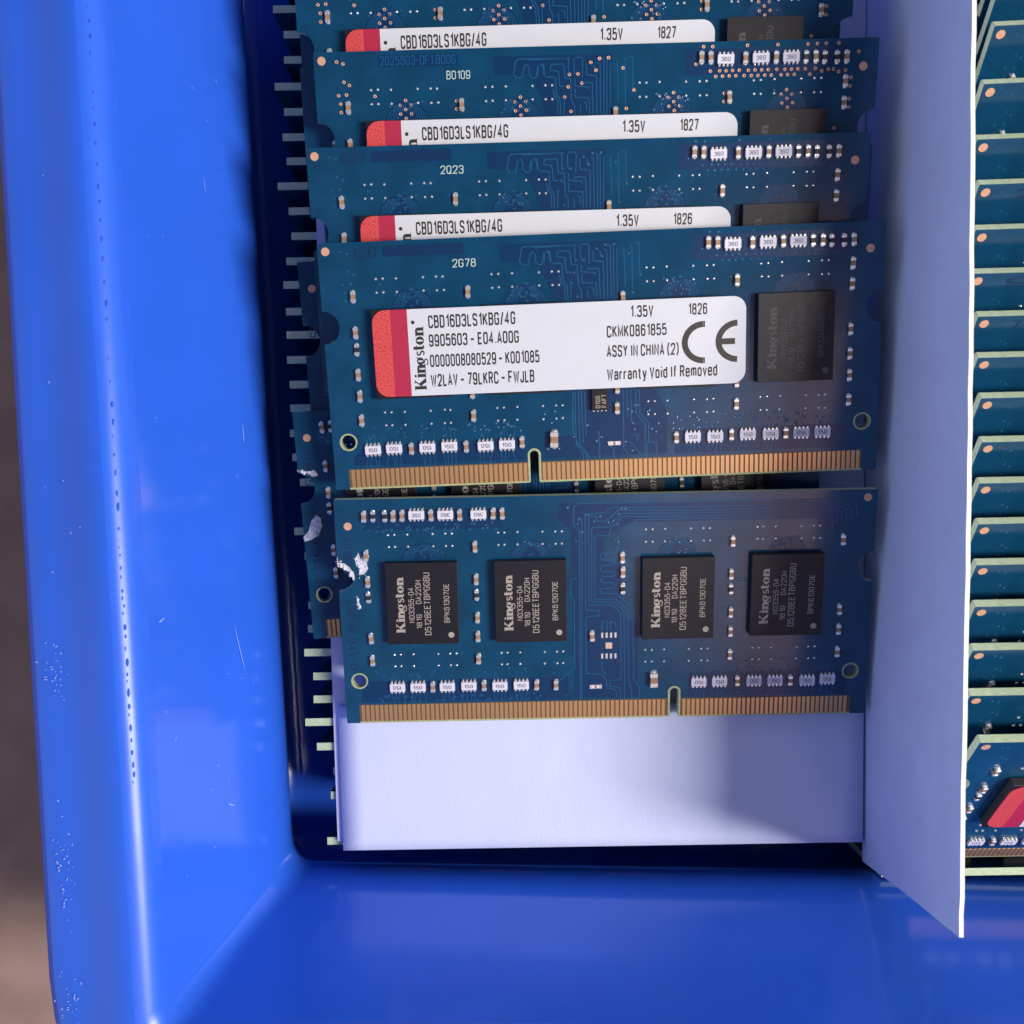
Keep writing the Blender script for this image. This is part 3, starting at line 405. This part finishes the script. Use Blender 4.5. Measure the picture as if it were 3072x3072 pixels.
def outline_mesh(keyx, holes):
    W_, H_ = 67.6, 30.0; c = bpy.data.curves.new('b', 'CURVE'); c.dimensions = '2D'; c.fill_mode = 'BOTH'; c.extrude = .5
    pts = [(.12, 0), (W_-.12, 0), (W_, -.12), (W_, -7.95)] + arc(W_, -9.95, 2.0, 90, 270) + [(W_, -11.97), (W_, -29.85), (W_-.15, -30), (keyx+.75, -30), (keyx+.52, -29.8)]
    pts += arc(keyx, -26.55, .52, 0, 180, 8) + [(keyx-.52, -29.8), (keyx-.75, -30), (.15, -30), (0, -29.85), (0, -11.97)] + arc(0, -9.95, 2.0, -90, 90) + [(0, -7.95), (0, -.12)]
    def sp(p):
        s_ = c.splines.new('POLY'); s_.points.add(len(p)-1); s_.use_cyclic_u = True
        for i, q in enumerate(p): s_.points[i].co = (q[0], q[1], 0, 1)
    sp(pts)
    for hx, hy in holes: sp(arc(hx, -hy, .90, 0, 345, 23))
    me = curve_mesh(c); v = [(p.co.x, p.co.y, p.co.z-.5) for p in me.vertices]; f = [tuple(p.vertices) for p in me.polygons]
    nz = [p.normal.z for p in me.polygons]; bpy.data.meshes.remove(me); bpy.data.curves.remove(c); return v, f, nz
def bga_fan(m, cx, top):
    # escape routing and vias that fan out above a memory chip
    m.poly([(cx-2.6, -top), (cx-2.2, -top+1.0), (cx-1.2, -top+2.1), (cx+1.3, -top+2.2), (cx+2.3, -top+1.1), (cx+2.5, -top)], 0, .008, 'route')
    for a in range(5): m.ribbon([(cx-2.3+.28*a, -top), (cx-2.0+.28*a, -top+.8), (cx-1.1+.28*a, -top+1.8)], .10, .008, .02, 'trace')
    for a in range(4): m.ribbon([(cx+2.3-.3*a, -top), (cx+2.1-.3*a, -top+.9), (cx+1.0-.25*a, -top+1.95)], .10, .008, .02, 'trace')
def board_mesh(kind, gold=False, silk=None, emb=None):
    D = LA if kind == 'A' else LE; m = MB()
    v, f, nz = outline_mesh(25.0 if kind == 'A' else 42.75, D['holes'])
    m.add(v, [q for q, n in zip(f, nz) if abs(n) > .5], 'mask'); m.add(v, [q for q, n in zip(f, nz) if abs(n) <= .5], 'edge')
    rr = random.Random(3)
    for hx, hy in D['holes']:
        m.ring(hx, -hy, .004, .9, 1.10, .02, 'lip', 24)
        n = 20; vs = [(hx+.895*math.cos(i*2*math.pi/n), -hy+.895*math.sin(i*2*math.pi/n), z) for z in (0, -1) for i in range(n)]
        m.add(vs, [(i, n+i, n+(i+1) % n, (i+1) % n) for i in range(n)], 'lip')
    kx = 25.0 if kind == 'A' else 42.75
    # bare laminate lip around the key and along the lower edge, mask stops above the contacts
    a0, a1 = (1.75, 65.75)
    m.poly([(a0, -30+.02), (kx-.74, -30+.02), (kx-.54, -29.8), (kx-.54, -27.35), (a0, -27.45)], 0, .008, 'gap', 'lip')
    m.poly([(kx+.74, -30+.02), (a1, -30+.02), (a1, -27.45), (kx+.54, -27.35), (kx+.54, -29.8)], 0, .008, 'gap', 'lip')
    m.ribbon([(a0, -29.88), (kx-.68, -29.88)], .24, .01, .006, 'lip'); m.ribbon([(kx+.68, -29.88), (a1, -29.88)], .24, .01, .006, 'lip')
    m.ribbon([(kx-.68, -29.9), (kx-.68, -26.6)]+[(kx+.70*math.cos(rad(t)), -26.5+.70*math.sin(rad(t))) for t in range(170, 9, -20)]+[(kx+.68, -26.6), (kx+.68, -29.9)], .26, .01, .012, 'lip')
    if kind == 'A':
        m.poly([(25.9, -2.0), (44.6, -2.0) if False else (43.9, -1.1), (36.2, -1.0), (36.2, -7.9), (27.6, -7.9), (27.0, -5.2), (24.0, -3.2), (21.9, -3.0), (21.8, -1.3)][0:0] or [(21.7, -1.0), (35.9, -1.0), (35.9, -7.9), (28.0, -7.9), (27.2, -5.4), (25.9, -3.1), (21.7, -3.0)], 0, .006, 'route')
        m.poly([(29.9, -18.0), (39.6, -18.0), (41.6, -21.6), (41.6, -26.9), (26.3, -26.9), (26.3, -24.5), (30.3, -24.2)], 0, .006, 'route')
        m.poly([(4.0, -24.6), (23.8, -24.3), (23.8, -27.0), (2.5, -27.0), (2.5, -26.0)], 0, .006, 'route')
        m.poly([(42.5, -24.0), (64.0, -24.0), (64.0, -27.0), (42.5, -27.0)], 0, .006, 'route')
        m.poly([(44.6, -.75), (63.8, -.75), (63.8, -3.7), (44.6, -3.7)], 0, .006, 'route')
        for cx in (10.9, 24.6, 43.0): bga_fan(m, cx, 7.9)
        bga_fan(m, 56.9, 7.9)
        if not gold:
            for (a, b) in LA['rings']: m.ring(a, -b, 0, .07, .17, .025, 'trace', 8)
        else:
            for (a, b) in LA['rings']: m.ring(a, -b, .004, .09, .205, .02, 'copper', 10); m.disc(a, -b, 0, .006, .10, 'dark', 8)
        for _ in range(150):
            a = rr.uniform(4, 62); b = rr.uniform(22.2, 24.0)
            if 24 < a < 42: continue
            m.ring(a, -b, 0, .07, .17, .025, 'trace', 8)
        for _ in range(30): m.ring(rr.uniform(26.5, 41), -rr.uniform(20.5, 26.8), 0, .07, .17, .025, 'trace', 8)
        for _ in range(50): m.ring(rr.choice((10.9, 24.6, 43, 56.9))+rr.gauss(0, 1.1), -rr.uniform(5.6, 7.7), 0, .07, .16, .022, 'trace', 8)
        m.poly([(7.76, -1.84), (17.4, -1.84), (17.4, -.52), (7.76, -.52)], 0, .006, 'route')
        m.text('2025603-0F1.B00G', (7.95, -1.62), (1, 0), 9.2, .95, .0085, 'trace' if gold else 'emboss', .14)
        if emb: m.text(emb, (4.1, -1.75), (1, 0), 2.9, 1.05, .008, 'emboss', .14)
        if silk: m.text(silk, (15.98, -3.35), (1, 0), 2.85, .86, .01, 'silk', .125)
    else:
        top = [(27.9, -1.0), (62.0, -1.0), (63.5, -2.2), (63.5, -5.0), (60.3, -5.0), (60.3, -3.6), (37.0, -3.6), (33.6, -5.6), (33.6, -8.6), (35.8, -9.0), (35.8, -16), (38.0, -17), (38.0, -27), (29.8, -27), (29.4, -4.5), (27.7, -3.0)]
        m.poly(top, 0, .006, 'route')
        m.poly([(3.4, -1.4), (21.0, -1.4), (21.0, -4.0), (3.4, -4.0)], 0, .006, 'route')
        m.poly([(2.4, -24.2), (29, -24.0), (29, -27.1), (2.0, -27.1)], 0, .006, 'route')
        m.poly([(44.5, -23.8), (65, -23.8), (65, -27.1), (44.5, -27.1)], 0, .006, 'route')
        for q in LE['chips']: bga_fan(m, (q[0][0]+q[1][0])/2, 7.95)
        for _ in range(170):
            a = rr.uniform(3, 64); b = rr.choice((rr.uniform(22.0, 23.9), rr.uniform(26.2, 27.1)))
            if 29 < a < 44: continue
            m.ring(a, -b, 0, .07, .17, .025, 'trace', 8)
        for _ in range(34): m.ring(rr.uniform(3.5, 20.5), -rr.uniform(3.3, 4.2), 0, .07, .17, .025, 'trace', 8)
        for _ in range(18): m.ring(rr.uniform(28, 38), -rr.uniform(1.5, 6.5), 0, .07, .17, .025, 'trace', 8)
        for _ in range(60): m.ring(rr.choice((10.5, 24.3, 42.8, 56.7))+rr.gauss(0, 1.1), -rr.uniform(5.8, 7.7), 0, .07, .16, .022, 'trace', 8)
        for t_, v0, w_ in (('MI1805', 5.0, 4.6), ('E32-9', 13.0, 4.3), ('94V-0', 18.2, 4.3)): m.text(t_, (.9, -v0), (0, -1), w_, .95, .008, 'emboss', .14)
    for a, b in D['dots']: m.dome(a, -b, 0, .17, .15, 'solder', n=8)
    for t in D['tr']: m.ribbon([(a, -b) for a, b in t], .15, .004, .03, 'trace')
    # short escape traces between the arrays and the contacts
    for (a, b) in D['p150']:
        for i in range(4):
            x = a-.74+i*.493; j = rr.uniform(-.25, .25)
            m.ribbon([(x, -b-.85), (x, -b-1.2), (x+j, -b-1.6), (x+j, -27.3)], .09, .006, .02, 'trace')
            if rr.random() < .6: m.ribbon([(x, -b+.85), (x+j, -b+1.3), (x+j*2, -b+1.9)], .09, .006, .02, 'trace')
    return m.mesh('circuit_board')
def chip_mesh(w, h, lines, key):
    if key in MESH: return MESH[key]
    m = MB(); m.box(0, -h, .14, w, 0, 1.14, 'chipside', .05, top='chip'); m.box(.25, -h+.25, 0, w-.25, -.25, .16, 'dark')
    if lines:
        k, c1, c2, c3, c4, c5 = lines; z = 1.146; X = (0, 1)
        add_wordmark(m, (2.25, -h+1.55), X, 7.35, 1.12, z, k)
        m.text(c1, (3.45, -h+2.9), X, 4.6, .62, z, k, .125); m.text(c2, (4.38, -h+2.1), X, 1.9, .62, z, k, .125)
        m.text(c3, (4.38, -h+5.4), X, 3.1, .62, z, k, .125); m.text(c4, (5.5, -h+1.2), X, 8.3, .72, z, k, .125)
        m.text(c5, (7.9, -h+2.85), X, 5.1, .62, z, k, .125)
        m.disc(w-.98, -h+1.2, 1.141, z, .38, k, 20)
    rr = random.Random(hash(key) % 97 if isinstance(key, int) else 5)
    for _ in range(8):
        x, y = rr.uniform(1, w-1), rr.uniform(-h+1, -1); a = rr.uniform(0, 3.1); l = rr.uniform(.1, .3)
        m.ribbon([(x, y), (x+l*math.cos(a), y+l*math.sin(a))], .03, 1.141, .004, 'laserdim')
    MESH[key] = m.mesh('memory_chip'); return MESH[key]
def label_mesh(date):
    if date in MESH: return MESH[date]
    m = MB(); z0, z1 = 1.15, 1.27; x0, x1, y0, y1 = 6.12, 50.9, -8.05, -18.42; r = 1.55; xa, xb = 8.35, 10.36
    cl = lambda cx, cy, a0, a1, q=r: arc(cx, cy, q, a0, a1, 8)
    m.poly(cl(x0+r, y0-r, 90, 180)+cl(x0+r, y1+r, 180, 270)+[(xa, y1), (xa, y0)], z0, z1, 'redfoil', 'red')
    m.poly([(xa, y0), (xa, y1), (xb, y1), (xb, y0)], z0, z1, 'red')
    m.poly([(xb, y0), (xb, y1)]+cl(x1-r, y1+r, 270, 360)+cl(x1-r, y0-r, 0, 90), z0, z1, 'white')
    z = z1+.012
    for t, (a, b, c) in LA['text'].items() if False else []: pass
    for t, q in LA['text'].items():
        if len(t) < 2: continue
        a, b, c = q; s_ = date if t == '1826' else t
        if date == '1827' and t in ('0000008080529 – K001085', 'W2LAV – 79LKRC – FWJLB'): continue
        m.text(s_, (a[0], -a[1]), (b[0]-a[0], -(b[1]-a[1])), math.hypot(b[0]-a[0], b[1]-a[1]), a[1]-c[1]+.02, z, 'ink', .19)
    add_wordmark(m, (12.22, -17.74), (0, 1), 7.55, 1.42, z, 'ink')
    m.disc(11.0, -9.62, z1, z+.003, .22, 'ink', 14)
    def cband(cx, cy, rx, ry, w, a0, a1, n=22):
        for i in range(n):
            t0, t1 = rad(a0+(a1-a0)*i/n), rad(a0+(a1-a0)*(i+1)/n)
            q = [(cx+rx*math.cos(t0), cy+ry*math.sin(t0)), (cx+rx*math.cos(t1), cy+ry*math.sin(t1)), (cx+(rx-w)*math.cos(t1), cy+(ry-w)*math.sin(t1)), (cx+(rx-w)*math.cos(t0), cy+(ry-w)*math.sin(t0))]
            m.add([(a, b, z) for a, b in q], [(3, 2, 1, 0)] if True else [], 'ink')
    cband(45.85, -13.35, 2.65, 2.53, .72, 92, 268); cband(49.95, -13.35, 2.70, 2.53, .72, 92, 268)
    m.add([(45.80, -10.82, z), (45.80, -11.54, z), (45.98, -11.54, z), (45.98, -10.82, z)], [(0, 1, 2, 3)], 'ink'); m.add([(45.80, -15.16, z), (45.80, -15.88, z), (45.98, -15.88, z), (45.98, -15.16, z)], [(0, 1, 2, 3)], 'ink')
    m.add([(47.9, -12.99, z+.001), (47.9, -13.71, z+.001), (49.6, -13.71, z+.001), (49.6, -12.99, z+.001)], [(0, 1, 2, 3)], 'ink')
    MESH[date] = m.mesh('label_sticker'); return MESH[date]
def pad_mesh():
    if 'pad' not in MESH: m = MB(); m.disc(0, 0, .0, .02, .50, 'copper', 24); MESH['pad'] = m.mesh('fiducial_pad')
    return MESH['pad']
def finger_mesh(k='gold'):
    if 'fin' not in MESH: m = MB(); m.box(-.205, -2.28, .006, .205, 0, .04, 'gold', .018); MESH['fin'] = m.mesh('contact_finger')
    return MESH['fin']
BM = {}
def fingers(root, kind, lo=0, hi=999):
    spans = ((1.95, 24.15, 36), (25.9, 65.6, 66)) if kind == 'A' else ((1.9, 41.65, 66), (43.75, 65.35, 36))
    for a, b, n in spans:
        for i in range(n):
            x = a+(i+.5)*(b-a)/n
            if lo <= x <= hi: put(finger_mesh(), 'contact_finger', root, Matrix.Translation((x, -27.5, 0)))
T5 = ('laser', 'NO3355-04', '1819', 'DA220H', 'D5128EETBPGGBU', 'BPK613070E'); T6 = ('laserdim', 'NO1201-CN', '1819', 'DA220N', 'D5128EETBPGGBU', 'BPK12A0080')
def module_label(loc, rot, label, group=None, gold=False, silk=None, emb=None, date='1826', vmax=99, contacts=True, sticker=True, dots=True):
    r = empty('memory_module', loc, rot); tag(r, label, 'memory module', group)
    key = ('A', gold, silk, emb)
    if key not in BM: BM[key] = board_mesh('A', gold, silk, emb)
    put(BM[key], 'circuit_board', r, Matrix.Identity(4))
    for a, b in LA['fid']: put(pad_mesh(), 'fiducial_pad', r, Matrix.Translation((a, -b, 0)))
    for k in ('cap', 'res', 'big', 'hcap'):
        for a, b in LA[k]:
            if b < vmax: place(k, a, b, r, flip=(int(a*7) % 2 == 0), rz=rnd.uniform(-2.5, 2.5))
    for k, kk in (('p150', '150'), ('p360', '360')):
        for i, (a, b) in enumerate(LA[k]):
            if b < vmax: place(kk, a, b, r, flip=(i*5+int(a)) % 3 == 0, rz=rnd.uniform(-1, 1))
    if sticker:
        for x in (6.05, 19.9, 38.3): put(chip_mesh(9.15, 10.75, None, 'plain'), 'memory_chip', r, Matrix.Translation((x, -7.95, 0)))
        put(chip_mesh(9.15, 10.6, T6, 'dim'), 'memory_chip', r, Matrix.Translation((52.38, -7.88, 0)))
        put(label_mesh(date), 'label_sticker', r, Matrix.Identity(4))
        if 'eeprom' not in MESH:
            m = MB(); m.box(-.98, -1.45, .05, .98, 1.45, .6, 'chipside', .04, top='chip')
            for i in range(4):
                for s_ in (-1, 1): m.box(-.87+i*.5, min(s_*1.4, s_*1.62), 0, -.63+i*.5, max(s_*1.4, s_*1.62), .12, 'solder', .02)
            m.text('0196', (.0, -1.15), (0, 1), 1.5, .5, .605, 'laser', .15); m.text('FAFT', (.75, -1.1), (0, 1), 1.6, .5, .605, 'laser', .15)
            MESH['eeprom'] = m.mesh('eeprom_chip')
        put(MESH['eeprom'], 'eeprom_chip', r, Matrix.Translation((33.27, -19.75, 0)))
    if contacts: fingers(r, 'A')
    return r
def module_chips(loc, rot, label, group=None, contacts=(0, 99), scuffs=()):
    r = empty('memory_module', loc, rot); tag(r, label, 'memory module', group)
    if 'E' not in BM: BM['E'] = board_mesh('E')
    put(BM['E'], 'circuit_board', r, Matrix.Identity(4))
    for a, b in LE['fid']: put(pad_mesh(), 'fiducial_pad', r, Matrix.Translation((a, -b, 0)))
    for k in ('cap', 'res', 'big', 'hcap'):
        for a, b in LE[k]: place(k, a, b, r, flip=(int(a*7) % 2 == 0), rz=rnd.uniform(-3, 3))
    for k, kk in (('p150', '150'), ('p360', '360')):
        for i, (a, b) in enumerate(LE[k]): place(kk, a, b, r, flip=(i*5+int(a)) % 3 == 0, rz=rnd.uniform(-1, 1))
    for q in LE['chips']:
        put(chip_mesh(9.05, 10.72, T5, 'lit'), 'memory_chip', r, Matrix.Translation((q[0][0], -q[0][1], 0)) @ Matrix.Rotation(rad(rnd.uniform(-.4, .4)), 4, 'Z'))
    if 'sensor' not in MESH:
        m = MB(); m.box(-.42, -.42, 0, .42, .42, .06, 'solder', .03); m.disc(0, 0, .06, .075, .26, 'copper', 14)
        for s_ in (-1, 1):
            for i in range(4): m.box(-1.0+i*.57, s_*1.42-.36, 0, -.72+i*.57, s_*1.42+.36, .09, 'solder', .03)
        MESH['sensor'] = m.mesh('sensor_pads')
    put(MESH['sensor'], 'sensor_pads', r, Matrix.Translation((LE['ic'][0][0], -LE['ic'][0][1], 0)))
    for pts in scuffs: scuff(r, pts)
    if contacts: fingers(r, 'E', *contacts)
    return r
def scuff(r, pts, n=8):
    m = MB(); m.poly([(a, -b) for a, b in pts], 0, .10, 'glue')
    for a, b in pts[::2]: m.dome(a*.6+sum(p[0] for p in pts)/len(pts)*.4, -(b*.6+sum(p[1] for p in pts)/len(pts)*.4), .04, rnd.uniform(.14, .26), rnd.uniform(.12, .3), 'glue', n=7, sy=rnd.uniform(.6, 1.6))
    cx = sum(p[0] for p in pts)/len(pts); cy = sum(p[1] for p in pts)/len(pts)
    for _ in range(n):
        a, b = rnd.choice(pts); a += rnd.gauss(0, .12); b += rnd.gauss(0, .12); t = rnd.uniform(0, 6.28); l = rnd.uniform(.12, .34)
        m.ribbon([(a, -b), (a+l*.5*math.cos(t), -b+l*.5*math.sin(t)), (a+l*math.cos(t+.5), -b+l*math.sin(t+.5))], rnd.uniform(.03, .08), .03, .07, 'glue')
    m.build('torn_fibre', r, Matrix.Identity(4))

# ------------------------------------------------------------------ labelled modules, shingled from the back to the front
LG = 'memory modules lying shingled in the left column'
module_label((-27.2, 78.2, -1.3), (15, -1.75, .86), 'memory module added for shade beyond the top of the photo, behind all the others', LG, date='1827', contacts=False)  # extra module out of view, added to keep light out of the gap
module_label((-26.58, 66.61, -.8), (15, -1.75, .86), 'memory module cut off by the top of the photo, uppermost of the shingled stack', LG, gold=True, date='1827', contacts=False)
module_label((-23.94, 55.23, -.1), (15, -1.35, .96), 'memory module with exposed gold via rings, silkscreened B0109 and dated 1827', LG, gold=True, silk='B0109', date='1827', contacts=False)
module_label((-24.74, 43.63, .2), (15.66, -.6, 1.45), 'memory module silkscreened 2Q23 with only the top strip of its white label showing', LG, silk='2Q23', emb='823', contacts=False)
module_label((-23.27, 31.93, 1.15), (13.18, -.59, 2.22), 'memory module with its whole white and red label and gold contacts showing, marked 2G78', LG, silk='2G78', emb='126')
module_chips((-22.17, 1.49, -4.01), (13.56, -.03, 1.16), 'lowest memory module, four black chips showing, torn white fibre at its left notch', LG, scuffs=LE['scuff'])
module_chips((-28.34, 12.86, -8.99), (7.01, -.1, 3.99), 'memory module half hidden under the lowest one, white smear on its left edge', LG, contacts=(0, 14),
             scuffs=([(-.02, 16.25), (.72, 15.51), (1.15, 14.26), (1.85, 13.51), (2.37, 13.87), (2.51, 14.99), (1.92, 16.23), (.92, 16.72), (.05, 16.9)], [(.02, 7.6), (1.09, 7.75), (2.2, 7.7), (2.63, 8.3), (2.1, 8.5), (1.2, 7.98), (.42, 7.9)]))
module_chips((-27.4, 31.82, -7.4), (8.39, -.15, 3.85), 'memory module peeking out left of the fully labelled one, marked MI1805 along its edge', LG, contacts=None)

# ------------------------------------------------------------------ tilted modules right of the divider
def pose(px, py, z, rot):
    Rm = Euler([rad(a) for a in rot]).to_matrix(); x, y = at(px, py, z); return Vector((x, y, z))+Rm @ Vector((0, 0, 1))
tilt = [(3015, -290, 52, 2.8), (3000, -180, 51.5, 2.8), (2992, -60, 51, 2.8), (2975, 65, 50, 2.8), (2943, 239, 49, 2.6), (2922, 405, 48, 2.3), (2929, 540, 47, 2), (2918, 675, 46.5, 1.8), (2906, 806, 46, 1.5), (2925, 934, 46, 1.5), (2925, 1057, 45.5, 1.4), (2934, 1178, 45, 1.4), (2936, 1309, 45, 1.3), (2929, 1432, 44, 1.2), (2925, 1554, 43, 1.2), (2920, 1676, 43, 1.1), (2916, 1800, 43, 1.1), (2909, 1930, 44, 1.0), (2901, 2065, 45.5, 1.0), (2931, 2204, 48, 1.0)]  # leading pair is out of view, added to block light from the bin floor
embs = ['', '', '', '', '', '', '2', '', '9', '712', '', '', '', '', '', '', '', '', '', '']
for i, (px, py, a, rz) in enumerate(tilt):
    last = i == len(tilt)-1; z = 11.0
    rot = (a, 0, rz); loc = pose(px, py, z, rot)
    n_ = i-2
    lb = ('farther' if i == 0 else 'nearer')+' tilted module added for shade beyond the top of the photo, right of the divider' if n_ < 0 else 'frontmost tilted memory module right of the divider, red label corner and black chip showing' if last else ORD[n_]+' from the top among the tilted memory modules right of the white divider'
    module_label(loc, rot, lb, 'tilted memory modules right of the divider', vmax=99 if last else 9, contacts=last, sticker=last, emb=embs[i] or None)

# ------------------------------------------------------------------ upright modules seen edge-on
def upright_parts():
    m = MB(); m.box(0, -30, -.5, 67.6, 0, .5, 'mask', 0); me = m.mesh('circuit_board')
    for p in me.polygons:
        if abs(p.normal.z) < .5: p.material_index = 1
    me.materials.append(M['edge']); return me
UM = upright_parts()
def upright(px, py, label, group, jit=0, z=-14.35):
    x, y = at(px, py, z); r = empty('memory_module', (x, y, z), (90+jit, 0, rnd.uniform(.7, 1.3))); tag(r, label, 'memory module', group)
    put(UM, 'circuit_board', r, Matrix.Identity(4))
    for q in (6.0, 19.8, 38.3, 52.3):
        put(chip_mesh(9.05, 10.72, None, 'plain'), 'memory_chip', r, Matrix.Translation((q, -8, .5)))
    return r
for k in range(5): upright(845-5*k, -52-74*k, ORD[k]+' upright memory module beyond the top of the photo in the left column', 'upright memory modules under the left column')
for k in range(19, 33): upright(2655+3*k, 2320-74*k, ORD[k-19]+' upright memory module hidden beneath the tilted ones right of the divider', 'upright memory modules under the right column')
rows = [(819, 28), (851, 104), (852, 180), (824, 260), (852, 336), (848, 412), (860, 484), (833, 559), (866, 634), (874, 709), (859, 784), (850, 855), (858, 935), (860, 1005), (861, 1080), (869, 1154), (871, 1225), (870, 1300), (877, 1372), (900, 1447), (930, 1521), (883, 1594), (914, 1668), (926, 1742), (925, 1816), (924, 1886), (913, 1958), (940, 2029), (941, 2098), (916, 2167), (951, 2240), (1000, 2313), (993, 2386), (1010, 2455), (982, 2523)]
for i, (px, py) in enumerate(rows):
    upright(px, py, ORD[i]+' from top among pale board edges in the dark gap beside the blue wall', 'upright memory modules under the left column')
for i, (px, py) in enumerate([(2644, 2620), (2652, 2545), (2640, 2470), (2655, 2395)]):
    upright(px, py, ['frontmost upright memory module of the right column, pale edge against the blue wall', 'upright memory module hidden just behind the frontmost one right of the divider', 'upright memory module two behind the frontmost one right of the divider', 'upright memory module three behind the frontmost one right of the divider'][i], 'upright memory modules under the right column')
